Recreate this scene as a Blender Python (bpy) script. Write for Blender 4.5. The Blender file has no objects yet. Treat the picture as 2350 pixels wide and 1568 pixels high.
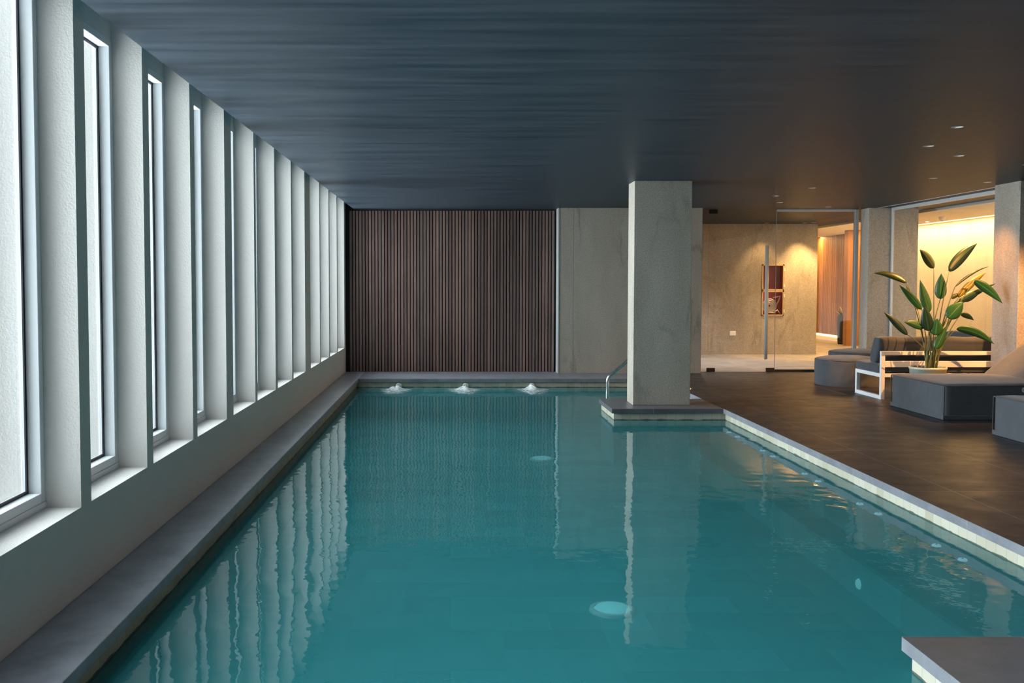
import bpy, bmesh, math, random
from mathutils import Vector, Matrix, noise
random.seed(7)
S = bpy.context.scene
C = S.collection
# ------------------------------------------------------------------ camera, world, exposure
F = 2200.0                                   # focal length in pixels of the 2350 x 1568 frame
cd = bpy.data.cameras.new('camera')
cd.sensor_width = 36.0
cd.lens = F / 2350 * 36
PITCH = math.radians(2.52)
cd.shift_x = 140 / 2350
cd.shift_y = -(133 - F * math.tan(PITCH)) / 2350
cd.clip_start = 0.05
cam = bpy.data.objects.new('camera', cd)
cam.location = (0, 0, 1.4)
cam.rotation_euler = (math.pi / 2 - PITCH, 0, 0)
C.objects.link(cam)
S.camera = cam

w = bpy.data.worlds.new('world'); S.world = w
w.use_nodes = True
bg = w.node_tree.nodes['Background']
bg.inputs[0].default_value = (0.87, 0.94, 1.0, 1)
# hazy daylight: the sky straight out from the window wall (-X) is brightest, the ground below it dimmer
_nt = w.node_tree
def _wm(op, a, b=0.0):
    m = _nt.nodes.new('ShaderNodeMath'); m.operation = op
    for i, v in enumerate((a, b)):
        if hasattr(v, 'is_linked'): _nt.links.new(v, m.inputs[i])
        else: m.inputs[i].default_value = v
    return m.outputs[0]
_g = _nt.nodes.new('ShaderNodeNewGeometry'); _s = _nt.nodes.new('ShaderNodeSeparateXYZ')
_nt.links.new(_g.outputs['Incoming'], _s.inputs[0])          # points back along the ray
SKY_GLOW, SKY_BASE, GROUND = 40.0, 0.9, 0.75
_band = _wm('POWER', _wm('SUBTRACT', 1.0, _wm('MULTIPLY', _s.outputs[1], _s.outputs[1])), 7.0)
_side = _wm('MINIMUM', 1.0, _wm('MAXIMUM', 0.0, _wm('MULTIPLY', _s.outputs[0], 3.0)))
_up = _wm('ADD', GROUND, _wm('MULTIPLY', 1.0 - GROUND, _wm('MINIMUM', 1.0, _wm('MAXIMUM', 0.0, _wm('MULTIPLY', _s.outputs[2], -6.0)))))
_zu = _wm('MINIMUM', 0.0, _s.outputs[2])
_hz = _wm('POWER', _wm('SUBTRACT', 1.0, _wm('MULTIPLY', _zu, _zu)), 1.5)   # brightest near the horizon
_band = _wm('MULTIPLY', _band, _hz)
_nt.links.new(_wm('ADD', SKY_BASE, _wm('MULTIPLY', SKY_GLOW, _wm('MULTIPLY', _band, _wm('MULTIPLY', _side, _up)))), bg.inputs[1])
S.view_settings.view_transform = 'Standard'
S.view_settings.look = 'None'
S.view_settings.exposure = 0.0
S.view_settings.gamma = 1.0
S.cycles.use_denoising = True
S.cycles.max_bounces = 10
S.cycles.diffuse_bounces = 5
S.cycles.transparent_max_bounces = 24
S.cycles.caustics_reflective = False
S.cycles.caustics_refractive = False
S.cycles.sample_clamp_indirect = 6.0

WARM = (1.0, 0.56, 0.20)
def lamp(name, kind, loc, power, color=WARM, aim=None, **kw):
    d = bpy.data.lights.new(name, kind); d.energy = power; d.color = color
    for k, v in kw.items(): setattr(d, k, v)
    o = bpy.data.objects.new(name, d); C.objects.link(o); o.location = loc
    if aim is not None:
        o.rotation_euler = (Vector(aim) - Vector(loc)).to_track_quat('-Z', 'Y').to_euler()
    return o

# pier positions along the window wall (near edge, far edge)
PIERS = [(-2.0, -1.24), (-0.41, -0.30), (0.53, 0.64), (1.48, 1.59), (2.42, 2.53), (3.36, 3.47), (4.29, 4.413), (5.234, 5.342), (6.175, 6.28),
         (7.106, 7.327), (8.155, 8.238), (9.105, 9.21), (10.05, 10.135), (10.974, 11.39), (12.206, 12.288), (13.12, 13.216),
         (14.044, 14.13), (15.0, 15.6)]
ZS, ZH = 0.39, 2.71
XW, XO = -1.67, -2.25
for (a, b), (c, d) in zip(PIERS[:-1], PIERS[1:]):       # daylight portals in the window openings
    o = lamp('daylight_portal', 'AREA', (-2.2, (b + c) / 2, (ZS + ZH) / 2), 1, aim=(0, (b + c) / 2, (ZS + ZH) / 2),
             shape='RECTANGLE', size=c - b, size_y=ZH - ZS)
    o.data.cycles.is_portal = True
    o.rotation_euler = (math.pi / 2, 0, -math.pi / 2)

# ------------------------------------------------------------------ node helpers
def new_mat(name):
    m = bpy.data.materials.new(name); m.use_nodes = True
    nt = m.node_tree
    return m, nt, nt.nodes['Principled BSDF']
def N(nt, typ, **kw):
    n = nt.nodes.new(typ)
    for k, v in kw.items():
        if k.startswith('i_'):
            key = k[2:]
            key = int(key) if key.isdigit() else key
            n.inputs[key].default_value = v
        else: setattr(n, k, v)
    return n
def L(nt, a, b): nt.links.new(a, b)
def coords(nt, scale=(1, 1, 1), rot=(0, 0, 0)):
    t = N(nt, 'ShaderNodeTexCoord'); m = N(nt, 'ShaderNodeMapping')
    m.inputs['Scale'].default_value = scale; m.inputs['Rotation'].default_value = rot
    L(nt, t.outputs['Object'], m.inputs['Vector'])
    return m.outputs['Vector']
def ramp(nt, fac, stops):
    r = N(nt, 'ShaderNodeValToRGB')
    e = r.color_ramp.elements
    e[0].position, e[0].color = stops[0][0], (*stops[0][1], 1)
    e[1].position, e[1].color = stops[-1][0], (*stops[-1][1], 1)
    for p, c in stops[1:-1]:
        x = e.new(p); x.color = (*c, 1)
    L(nt, fac, r.inputs['Fac'])
    return r.outputs['Color']
def mix(nt, a, b, fac, mode='MIX'):
    m = N(nt, 'ShaderNodeMix', data_type='RGBA', blend_type=mode)
    for sock, v in ((m.inputs[0], fac), (m.inputs[6], a), (m.inputs[7], b)):
        if hasattr(v, 'is_linked'): L(nt, v, sock)
        elif isinstance(v, tuple): sock.default_value = (*v, 1)
        else: sock.default_value = v
    return m.outputs[2]
def math_(nt, op, a, b=0.0):
    m = N(nt, 'ShaderNodeMath', operation=op)
    for i, v in enumerate((a, b)):
        if hasattr(v, 'is_linked'): L(nt, v, m.inputs[i])
        else: m.inputs[i].default_value = v
    return m.outputs[0]
def bump(nt, bsdf, height, strength, dist=0.01):
    b = N(nt, 'ShaderNodeBump'); b.inputs['Strength'].default_value = strength; b.inputs['Distance'].default_value = dist
    L(nt, height, b.inputs['Height']); L(nt, b.outputs[0], bsdf.inputs['Normal'])
    return b
def noise_tex(nt, vec, scale, detail=4, rough=0.55):
    n = N(nt, 'ShaderNodeTexNoise'); n.inputs['Scale'].default_value = scale
    n.inputs['Detail'].default_value = detail; n.inputs['Roughness'].default_value = rough
    L(nt, vec, n.inputs['Vector'])
    return n.outputs['Fac']
def plain(name, col, rough=0.5, metal=0.0, spec=0.5):
    m, nt, b = new_mat(name)
    b.inputs['Base Color'].default_value = (*col, 1); b.inputs['Roughness'].default_value = rough
    b.inputs['Metallic'].default_value = metal; b.inputs['Specular IOR Level'].default_value = spec
    return m
def emissive(name, col, strength):
    m, nt, b = new_mat(name)
    b.inputs['Base Color'].default_value = (*col, 1)
    b.inputs['Emission Color'].default_value = (*col, 1); b.inputs['Emission Strength'].default_value = strength
    return m

# ------------------------------------------------------------------ materials
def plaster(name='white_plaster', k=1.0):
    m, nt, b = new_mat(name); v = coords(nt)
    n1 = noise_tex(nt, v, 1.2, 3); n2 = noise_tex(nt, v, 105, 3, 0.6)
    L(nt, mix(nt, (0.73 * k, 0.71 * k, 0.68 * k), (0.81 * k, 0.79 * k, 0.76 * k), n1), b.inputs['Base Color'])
    b.inputs['Roughness'].default_value = 0.9; b.inputs['Specular IOR Level'].default_value = 0.2
    bump(nt, b, n2, 0.45, 0.006)
    return m
def ceiling_paint():
    m, nt, b = new_mat('dark_ceiling_paint'); v = coords(nt, (0.5, 7, 1))
    n1 = noise_tex(nt, v, 1.6, 5, 0.6)
    L(nt, ramp(nt, n1, [(0.3, (0.014, 0.024, 0.034)), (0.7, (0.042, 0.053, 0.067))]), b.inputs['Base Color'])  # navy paint; added blue and streaks put water reflection and sheen into the colour
    r = N(nt, 'ShaderNodeMapRange'); L(nt, n1, r.inputs[0]); r.inputs[3].default_value = 0.36; r.inputs[4].default_value = 0.48
    L(nt, r.outputs[0], b.inputs['Roughness'])
    b.inputs['Specular IOR Level'].default_value = 0.06
    return m
def stone(name, c0, c1, vein, rough=0.45, rot=(0, 0.25, 0)):
    m, nt, b = new_mat(name)
    v = coords(nt, (1.0, 1.0, 0.28), rot)
    n1 = noise_tex(nt, v, 2.0, 6, 0.62); n2 = noise_tex(nt, coords(nt), 75, 3, 0.7)
    base = ramp(nt, n1, [(0.28, c0), (0.72, c1)])
    vn = noise_tex(nt, coords(nt, (1.0, 1.0, 0.30), (0.25, 0.45, 0.2)), 1.1, 6, 0.55)
    vd = math_(nt, 'ABSOLUTE', math_(nt, 'SUBTRACT', vn, 0.5))
    vm = N(nt, 'ShaderNodeMapRange', interpolation_type='SMOOTHSTEP'); L(nt, vd, vm.inputs[0])
    vm.inputs[1].default_value = 0.0; vm.inputs[2].default_value = 0.022; vm.inputs[3].default_value = 1.0; vm.inputs[4].default_value = 0.0
    bk = N(nt, 'ShaderNodeMapRange'); L(nt, noise_tex(nt, coords(nt), 1.7, 3, 0.5), bk.inputs[0]); bk.inputs[1].default_value = 0.42; bk.inputs[2].default_value = 0.62
    vf = math_(nt, 'MULTIPLY', math_(nt, 'MULTIPLY', vm.outputs[0], bk.outputs[0]), 0.4)
    col = mix(nt, base, vein, vf)
    sp = N(nt, 'ShaderNodeMapRange'); L(nt, n2, sp.inputs[0]); sp.inputs[1].default_value = 0.3; sp.inputs[2].default_value = 0.7
    sp.inputs[3].default_value = 0.66; sp.inputs[4].default_value = 1.30
    L(nt, mix(nt, col, sp.outputs[0], 1.0, 'MULTIPLY'), b.inputs['Base Color'])
    b.inputs['Roughness'].default_value = rough
    bump(nt, b, n2, 0.08, 0.003)
    return m
def joint_mask(nt, px, py, ox=0.0, oy=0.0, wdt=0.004):
    """1 on the grout lines of a px by py tile grid in object x, y"""
    t = N(nt, 'ShaderNodeTexCoord'); s = N(nt, 'ShaderNodeSeparateXYZ'); L(nt, t.outputs['Object'], s.inputs[0])
    outs = []
    for ax, p, o in ((0, px, ox), (1, py, oy)):
        if not p: continue
        a = math_(nt, 'ADD', s.outputs[ax], 100 * p - o)
        f = math_(nt, 'MODULO', a, p)
        outs.append(math_(nt, 'LESS_THAN', f, wdt))
    r = outs[0]
    for o in outs[1:]: r = math_(nt, 'MAXIMUM', r, o)
    return r
def floor_tile(name, c0, c1, grout, px=0.8, py=1.6, ox=3.38, oy=0.0, rough=(0.32, 0.46), wdt=0.006, spec=0.20):
    m, nt, b = new_mat(name)
    n1 = noise_tex(nt, coords(nt, (0.9, 1.2, 1)), 2.5, 6, 0.6)
    base = ramp(nt, n1, [(0.3, c0), (0.7, c1)])
    j = joint_mask(nt, px, py, ox, oy, wdt)
    L(nt, mix(nt, base, grout, math_(nt, 'MULTIPLY', j, 0.8)), b.inputs['Base Color'])
    r = N(nt, 'ShaderNodeMapRange'); L(nt, noise_tex(nt, coords(nt, (0.9, 1.2, 1)), 4, 6, 0.65), r.inputs[0]); r.inputs[1].default_value = 0.3; r.inputs[2].default_value = 0.7
    r.inputs[3].default_value = rough[0]; r.inputs[4].default_value = rough[1]
    L(nt, r.outputs[0], b.inputs['Roughness'])
    b.inputs['Specular IOR Level'].default_value = spec
    bump(nt, b, math_(nt, 'SUBTRACT', math_(nt, 'MULTIPLY', n1, 0.15), j), 0.15, 0.003)
    return m
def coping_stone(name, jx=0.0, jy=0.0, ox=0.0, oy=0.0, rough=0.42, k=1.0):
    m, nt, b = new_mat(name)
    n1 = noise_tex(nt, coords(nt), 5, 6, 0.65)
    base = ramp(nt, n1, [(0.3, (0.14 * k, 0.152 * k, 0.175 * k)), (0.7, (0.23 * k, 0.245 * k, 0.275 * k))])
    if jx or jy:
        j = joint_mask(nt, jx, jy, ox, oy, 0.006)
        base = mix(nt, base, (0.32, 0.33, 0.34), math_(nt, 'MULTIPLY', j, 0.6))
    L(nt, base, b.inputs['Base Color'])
    b.inputs['Roughness'].default_value = rough
    wv = N(nt, 'ShaderNodeTexWave', wave_type='BANDS', bands_direction='DIAGONAL'); wv.inputs['Scale'].default_value = 45
    L(nt, coords(nt), wv.inputs['Vector'])
    bump(nt, b, wv.outputs['Fac'], 0.12, 0.002)
    return m
def waterline_tile(name, axis):
    """cream tiles 10 cm wide with dark uneven bottoms; along object axis 0 (x) or 1 (y)"""
    m, nt, b = new_mat(name)
    t = N(nt, 'ShaderNodeTexCoord'); s = N(nt, 'ShaderNodeSeparateXYZ'); L(nt, t.outputs['Object'], s.inputs[0])
    a = math_(nt, 'DIVIDE', math_(nt, 'ADD', s.outputs[axis], 50.0), 0.101)
    fr = math_(nt, 'FRACT', a); cell = math_(nt, 'FLOOR', a)
    wn = N(nt, 'ShaderNodeTexWhiteNoise', noise_dimensions='1D'); L(nt, cell, wn.inputs['W'])
    col = mix(nt, (0.44, 0.41, 0.32), (0.58, 0.565, 0.48), wn.outputs['Value'])
    n1 = noise_tex(nt, coords(nt), 14, 4)
    col = mix(nt, col, (0.40, 0.40, 0.30), math_(nt, 'MULTIPLY', n1, 0.35))
    joint = math_(nt, 'LESS_THAN', fr, 0.035)
    # algae line: uneven dark border just above the water at z = -0.13
    lim = math_(nt, 'ADD', math_(nt, 'MULTIPLY', noise_tex(nt, coords(nt), 9, 3), 0.03), -0.138)
    dirt = math_(nt, 'LESS_THAN', s.outputs[2], lim)
    col = mix(nt, col, (0.12, 0.13, 0.08), math_(nt, 'MULTIPLY', joint, 0.45))
    col = mix(nt, col, (0.035, 0.05, 0.03), math_(nt, 'MULTIPLY', dirt, 0.85))
    L(nt, col, b.inputs['Base Color']); b.inputs['Roughness'].default_value = 0.35
    return m
def pool_tile():
    m, nt, b = new_mat('teal_pool_tile')
    t = N(nt, 'ShaderNodeTexCoord')
    def cells(size, seed):
        vm = N(nt, 'ShaderNodeVectorMath', operation='DIVIDE'); L(nt, t.outputs['Object'], vm.inputs[0]); vm.inputs[1].default_value = size
        ad = N(nt, 'ShaderNodeVectorMath', operation='ADD'); L(nt, vm.outputs[0], ad.inputs[0]); ad.inputs[1].default_value = (seed, seed + .37, 0.5)
        fl = N(nt, 'ShaderNodeVectorMath', operation='FLOOR'); L(nt, ad.outputs[0], fl.inputs[0])
        wn = N(nt, 'ShaderNodeTexWhiteNoise', noise_dimensions='3D'); L(nt, fl.outputs[0], wn.inputs['Vector'])
        return wn.outputs['Value']
    a = cells((0.3, 0.3, 0.3), 0); c = cells((0.6, 0.3, 0.3), 3); n1 = noise_tex(nt, t.outputs['Object'], 0.8, 3)
    f = math_(nt, 'ADD', math_(nt, 'ADD', math_(nt, 'MULTIPLY', a, 0.25), math_(nt, 'MULTIPLY', c, 0.2)), math_(nt, 'MULTIPLY', n1, 0.55))
    L(nt, ramp(nt, f, [(0.2, (0.03, 0.14, 0.155)), (0.8, (0.08, 0.32, 0.345))]), b.inputs['Base Color'])
    b.inputs['Roughness'].default_value = 0.7
    return m
def schlick(nt, f0, normal=None):
    lw = N(nt, 'ShaderNodeLayerWeight'); lw.inputs['Blend'].default_value = 0.5
    if normal is not None: L(nt, normal, lw.inputs['Normal'])
    p = math_(nt, 'POWER', lw.outputs['Facing'], 5.0)
    return math_(nt, 'ADD', math_(nt, 'MULTIPLY', p, 1 - f0), f0)
def water_mat():
    m = bpy.data.materials.new('pool_water'); m.use_nodes = True; nt = m.node_tree; nt.nodes.clear()
    out = N(nt, 'ShaderNodeOutputMaterial'); mx = N(nt, 'ShaderNodeMixShader'); tr = N(nt, 'ShaderNodeBsdfTransparent'); gl = N(nt, 'ShaderNodeBsdfGlossy')
    tr.inputs[0].default_value = (0.62, 0.90, 0.92, 1)
    gl.inputs['Roughness'].default_value = 0.015
    n1 = noise_tex(nt, coords(nt), 2.2, 2, 0.5); n2 = noise_tex(nt, coords(nt), 9, 2, 0.5)
    h = math_(nt, 'ADD', n1, math_(nt, 'MULTIPLY', n2, 0.24))
    bp = N(nt, 'ShaderNodeBump'); bp.inputs['Strength'].default_value = 0.07; bp.inputs['Distance'].default_value = 0.06
    L(nt, h, bp.inputs['Height']); L(nt, bp.outputs[0], gl.inputs['Normal'])
    # slightly clouded water: part of the light is scattered back, the rest reaches the tiles
    df = N(nt, 'ShaderNodeBsdfDiffuse'); df.inputs[0].default_value = (0.036, 0.27, 0.295, 1)
    body = N(nt, 'ShaderNodeMixShader'); body.inputs[0].default_value = 0.64
    L(nt, tr.outputs[0], body.inputs[1]); L(nt, df.outputs[0], body.inputs[2])
    L(nt, schlick(nt, 0.02, bp.outputs[0]), mx.inputs[0]); L(nt, body.outputs[0], mx.inputs[1]); L(nt, gl.outputs[0], mx.inputs[2]); L(nt, mx.outputs[0], out.inputs[0])
    return m
def glass_mat(name, tint=(0.97, 0.99, 0.98), refl=1.0):
    m = bpy.data.materials.new(name); m.use_nodes = True; nt = m.node_tree; nt.nodes.clear()
    out = N(nt, 'ShaderNodeOutputMaterial'); mx = N(nt, 'ShaderNodeMixShader'); tr = N(nt, 'ShaderNodeBsdfTransparent'); gl = N(nt, 'ShaderNodeBsdfGlossy')
    tr.inputs[0].default_value = (*tint, 1); gl.inputs['Roughness'].default_value = 0.0
    L(nt, math_(nt, 'MULTIPLY', schlick(nt, 0.035), refl), mx.inputs[0]); L(nt, tr.outputs[0], mx.inputs[1]); L(nt, gl.outputs[0], mx.inputs[2]); L(nt, mx.outputs[0], out.inputs[0])
    return m
def wood_slats(name, cols, axis_scale=(40, 40, 1.2), rough=0.5):
    m, nt, b = new_mat(name)
    g = N(nt, 'ShaderNodeNewGeometry')
    c = ramp(nt, g.outputs['Random Per Island'], cols)
    n1 = noise_tex(nt, coords(nt, axis_scale), 1.5, 5, 0.6); n2 = noise_tex(nt, coords(nt, (1.2, 1.2, 0.5)), 1.3, 3)
    r = N(nt, 'ShaderNodeMapRange'); L(nt, math_(nt, 'ADD', math_(nt, 'MULTIPLY', n1, .5), math_(nt, 'MULTIPLY', n2, .5)), r.inputs[0])
    r.inputs[1].default_value = 0.3; r.inputs[2].default_value = 0.7; r.inputs[3].default_value = 0.6; r.inputs[4].default_value = 1.35
    L(nt, mix(nt, c, r.outputs[0], 1.0, 'MULTIPLY'), b.inputs['Base Color']); b.inputs['Roughness'].default_value = rough; b.inputs['Specular IOR Level'].default_value = 0.2
    bump(nt, b, n1, 0.1, 0.002)
    return m
def fabric(name, c0, c1):
    m, nt, b = new_mat(name)
    n1 = noise_tex(nt, coords(nt), 6, 5, 0.65); n2 = noise_tex(nt, coords(nt), 350, 2)
    col = mix(nt, c0, c1, n1)
    sp = N(nt, 'ShaderNodeMapRange'); L(nt, n2, sp.inputs[0]); sp.inputs[3].default_value = 0.75; sp.inputs[4].default_value = 1.25
    L(nt, mix(nt, col, sp.outputs[0], 1.0, 'MULTIPLY'), b.inputs['Base Color'])
    b.inputs['Roughness'].default_value = 0.95; b.inputs['Specular IOR Level'].default_value = 0.15
    b.inputs['Sheen Weight'].default_value = 0.15
    bump(nt, b, math_(nt, 'ADD', math_(nt, 'MULTIPLY', n1, 0.8), math_(nt, 'MULTIPLY', n2, 0.1)), 0.3, 0.02)
    return m
def leaf_mat(name, c0, c1):
    m, nt, b = new_mat(name)
    u = N(nt, 'ShaderNodeUVMap'); s = N(nt, 'ShaderNodeSeparateXYZ'); L(nt, u.outputs[0], s.inputs[0])
    vein = math_(nt, 'FRACT', math_(nt, 'ADD', math_(nt, 'MULTIPLY', s.outputs[1], 26), math_(nt, 'MULTIPLY', math_(nt, 'ABSOLUTE', math_(nt, 'SUBTRACT', s.outputs[0], 0.5)), -6)))
    vm = math_(nt, 'LESS_THAN', vein, 0.16)
    mid = math_(nt, 'LESS_THAN', math_(nt, 'ABSOLUTE', math_(nt, 'SUBTRACT', s.outputs[0], 0.5)), 0.035)
    n1 = noise_tex(nt, coords(nt), 8, 3)
    col = mix(nt, c0, c1, n1)
    col = mix(nt, col, tuple(min(1, c * 1.5 + .01) for c in c1), math_(nt, 'MULTIPLY', vm, 0.25))
    col = mix(nt, col, tuple(min(1, c * 2.2 + .02) for c in c1), math_(nt, 'MULTIPLY', mid, 0.7))
    L(nt, col, b.inputs['Base Color']); b.inputs['Roughness'].default_value = 0.38
    b.inputs['Transmission Weight'].default_value = 0.0
    bump(nt, b, vein, 0.12, 0.004)
    return m

M = {}
M['plaster'] = plaster()
M['outer_plaster'] = plaster('dimmed_outer_plaster', 0.50)  # darkened copy of the white plaster, offsets the strong sky outside
M['ceiling'] = ceiling_paint()
M['stone'] = stone('grey_veined_stone', (0.37, 0.335, 0.285), (0.52, 0.475, 0.41), (0.15, 0.135, 0.115))
M['stone_warm'] = stone('taupe_veined_stone', (0.27, 0.24, 0.205), (0.41, 0.37, 0.32), (0.10, 0.085, 0.075))
M['stone_cream'] = stone('cream_wall_stone', (0.58, 0.55, 0.51), (0.70, 0.67, 0.63), (0.45, 0.40, 0.34))
M['deck'] = floor_tile('dark_deck_tile', (0.031, 0.0285, 0.0315), (0.039, 0.0355, 0.039), (0.22, 0.21, 0.20))
M['hall_floor'] = floor_tile('lightened_hall_tile', (0.23, 0.215, 0.21), (0.33, 0.31, 0.30), (0.7, 0.68, 0.66), rough=(0.3, 0.5))  # tile lightened, the bright hall light put into its colour
M['coping_left'] = coping_stone('coping_left', 0, 0.8, 0, 0.56, 0.30, 2.0)  # same stone lightened, window light on this strip put into its colour
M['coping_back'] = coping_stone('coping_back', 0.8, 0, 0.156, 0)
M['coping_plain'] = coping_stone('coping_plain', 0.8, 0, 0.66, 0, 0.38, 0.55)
M['edge_stone'] = coping_stone('deck_edge_stone', 0, 0.8, 0, 0.0)
M['tile_x'] = waterline_tile('waterline_tile_across', 0)
M['tile_y'] = waterline_tile('waterline_tile_along', 1)
M['pool'] = pool_tile()
M['water'] = water_mat()
M['pane'] = glass_mat('window_glass')
M['partition'] = glass_mat('partition_glass', (0.97, 0.985, 0.98), 1.0)
M['slats'] = wood_slats('dark_brown_slats', [(0.0, (0.16, 0.102, 0.094)), (0.5, (0.215, 0.156, 0.144)), (1.0, (0.28, 0.168, 0.140))])
M['oak'] = wood_slats('warm_oak_slats', [(0.0, (0.18, 0.085, 0.028)), (1.0, (0.32, 0.155, 0.052))])
M['black'] = plain('black_backing', (0.008, 0.008, 0.009), 0.8)
M['frame_grey'] = plain('grey_window_frame', (0.72, 0.76, 0.79), 0.4)
M['gasket'] = plain('black_gasket', (0.02, 0.02, 0.03), 0.5)
M['alu'] = plain('pale_aluminium', (0.62, 0.64, 0.65), 0.35, 0.3)
M['steel'] = plain('brushed_steel', (0.75, 0.75, 0.74), 0.22, 1.0)
M['handle_white'] = plain('reflection_white', (0.88, 0.89, 0.87), 0.3, 0.0)  # near-white: the windows' reflection on the steel handle put into its colour
M['dark_metal'] = plain('dark_patch_metal', (0.045, 0.04, 0.035), 0.4, 0.5)
M['white'] = plain('white_plastic', (0.8, 0.8, 0.8), 0.4)
M['white_metal'] = plain('white_coated_metal', (0.70, 0.72, 0.74), 0.45)
M['cream'] = plain('cream_ceiling', (0.78, 0.72, 0.60), 0.9)
M['fabric'] = fabric('charcoal_fabric', (0.050, 0.056, 0.065), (0.085, 0.092, 0.104))
M['fabric_dark'] = fabric('dark_fabric', (0.035, 0.038, 0.044), (0.06, 0.064, 0.07))
M['lamp_on'] = emissive('lit_lamp', (1.0, 0.70, 0.34), 80)
M['led'] = emissive('led_strip', (1.0, 0.66, 0.30), 5)
M['pool_lamp'] = emissive('pool_lamp', (0.40, 0.80, 0.85), 0.55)
M['ledge_lamp'] = emissive('ledge_lamp', (0.55, 0.78, 0.92), 0.85)
M['reflector'] = plain('lamp_reflector', (0.9, 0.9, 0.9), 0.3)
M['pot'] = plain('grey_green_glaze', (0.22, 0.25, 0.22), 0.35)
M['pot_rim'] = plain('pale_glaze', (0.42, 0.44, 0.38), 0.3)
M['soil'] = plain('soil', (0.03, 0.02, 0.015), 0.9)
M['leaf_green'] = leaf_mat('leaf_green', (0.012, 0.062, 0.016), (0.026, 0.11, 0.026))
M['leaf_dark'] = leaf_mat('leaf_dark', (0.007, 0.026, 0.011), (0.014, 0.046, 0.018))
M['leaf_olive'] = leaf_mat('leaf_olive', (0.028, 0.045, 0.010), (0.055, 0.075, 0.014))
M['leaf_yellow'] = leaf_mat('leaf_yellow', (0.15, 0.115, 0.014), (0.24, 0.19, 0.028))
M['stalk'] = plain('leaf_stalk', (0.11, 0.13, 0.045), 0.45)
M['red'] = plain('dark_red_panel', (0.28, 0.018, 0.028), 0.5)
M['hose'] = plain('white_hose', (0.55, 0.53, 0.50), 0.7)
M['bronze'] = plain('bronze_frame', (0.45, 0.28, 0.12), 0.3, 0.6)
M['vase'] = plain('black_vase', (0.012, 0.010, 0.010), 0.6)

# ------------------------------------------------------------------ mesh helpers
def box(bm, x0, x1, y0, y1, z0, z1, mi=0):
    vs = [bm.verts.new(p) for p in ((x0, y0, z0), (x1, y0, z0), (x1, y1, z0), (x0, y1, z0), (x0, y0, z1), (x1, y0, z1), (x1, y1, z1), (x0, y1, z1))]
    for f in ((0, 3, 2, 1), (4, 5, 6, 7), (0, 1, 5, 4), (1, 2, 6, 5), (2, 3, 7, 6), (3, 0, 4, 7)):
        fa = bm.faces.new([vs[i] for i in f]); fa.material_index = mi
def tube(bm, pts, r, seg=10, caps=True, rr=None):
    pts = [Vector(p) for p in pts]; rings = []
    up = Vector((0, 0, 1))
    prev = None
    for i, p in enumerate(pts):
        d = (pts[min(i + 1, len(pts) - 1)] - pts[max(i - 1, 0)]).normalized()
        if prev is None:
            a = d.cross(up)
            if a.length < 1e-3: a = d.cross(Vector((1, 0, 0)))
            a.normalize()
        else:
            a = (prev - d * prev.dot(d)).normalized()
        prev = a; b = d.cross(a)
        rad = rr[i] if rr else r
        rings.append([bm.verts.new(p + (a * math.cos(2 * math.pi * k / seg) + b * math.sin(2 * math.pi * k / seg)) * rad) for k in range(seg)])
    for A, B in zip(rings[:-1], rings[1:]):
        for k in range(seg):
            f = bm.faces.new((A[k], A[(k + 1) % seg], B[(k + 1) % seg], B[k])); f.smooth = True
    if caps:
        bm.faces.new(rings[0][::-1]); bm.faces.new(rings[-1])
def lathe(bm, prof, seg=32, c=(0, 0, 0), smooth=True):
    rings = []
    for r, z in prof:
        if r < 1e-5: rings.append([bm.verts.new((c[0], c[1], c[2] + z))])
        else: rings.append([bm.verts.new((c[0] + r * math.cos(2 * math.pi * k / seg), c[1] + r * math.sin(2 * math.pi * k / seg), c[2] + z)) for k in range(seg)])
    for A, B in zip(rings[:-1], rings[1:]):
        for k in range(seg):
            a0, a1 = A[k % len(A)], A[(k + 1) % len(A)]; b0, b1 = B[k % len(B)], B[(k + 1) % len(B)]
            vs = []
            for v in (a0, a1, b1, b0):
                if v not in vs: vs.append(v)
            if len(vs) > 2:
                f = bm.faces.new(vs); f.smooth = smooth
def obj(name, bm, mats, parent=None, loc=None, bevel=0, smooth=False):
    bmesh.ops.recalc_face_normals(bm, faces=bm.faces)
    me = bpy.data.meshes.new(name); bm.to_mesh(me); bm.free()
    for m in (mats if isinstance(mats, (list, tuple)) else [mats]): me.materials.append(m)
    o = bpy.data.objects.new(name, me); C.objects.link(o)
    if smooth:
        for p in me.polygons: p.use_smooth = True
    if parent: o.parent = parent
    if loc: o.location = loc
    if bevel:
        b = o.modifiers.new('bevel', 'BEVEL'); b.width = bevel; b.segments = 2; b.limit_method = 'ANGLE'
    return o
def thing(name, label, cat, loc=(0, 0, 0), group=None, kind=None):
    o = bpy.data.objects.new(name, None); C.objects.link(o); o.location = loc; o.empty_display_size = 0.1
    return tag(o, label, cat, group, kind)
def tag(o, label, cat, group=None, kind=None):
    if label: o['label'] = label
    if cat: o['category'] = cat
    if group: o['group'] = group
    if kind: o['kind'] = kind
    return o
def struct(name, bm, m, parent=None, bevel=0):
    o = obj(name, bm, m, parent, bevel=bevel)
    if parent is None: o['kind'] = 'structure'
    return o
def copy_tree(o, parent=None):
    c = o.copy(); C.objects.link(c); c.parent = parent
    for ch in list(o.children): copy_tree(ch, c)
    return c
def B(): return bmesh.new()
def boxes(name, lst, m, parent=None, structure=False, bevel=0):
    bm = B()
    for a in lst: box(bm, *a)
    return struct(name, bm, m, parent, bevel) if structure else obj(name, bm, m, parent, bevel=bevel)

# ================================================================== THE SETTING
ZC = 2.57                    # ceiling height
ZW = -0.13                   # water level
PX0, PX1, PY0, PY1 = -1.365, 3.05, 1.2, 14.06      # pool opening at deck level
NX, NY = 1.79, 3.74          # near stub of deck
QX, QY0, QY1 = 1.80, 10.67, 11.62                  # pillar platform
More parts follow.
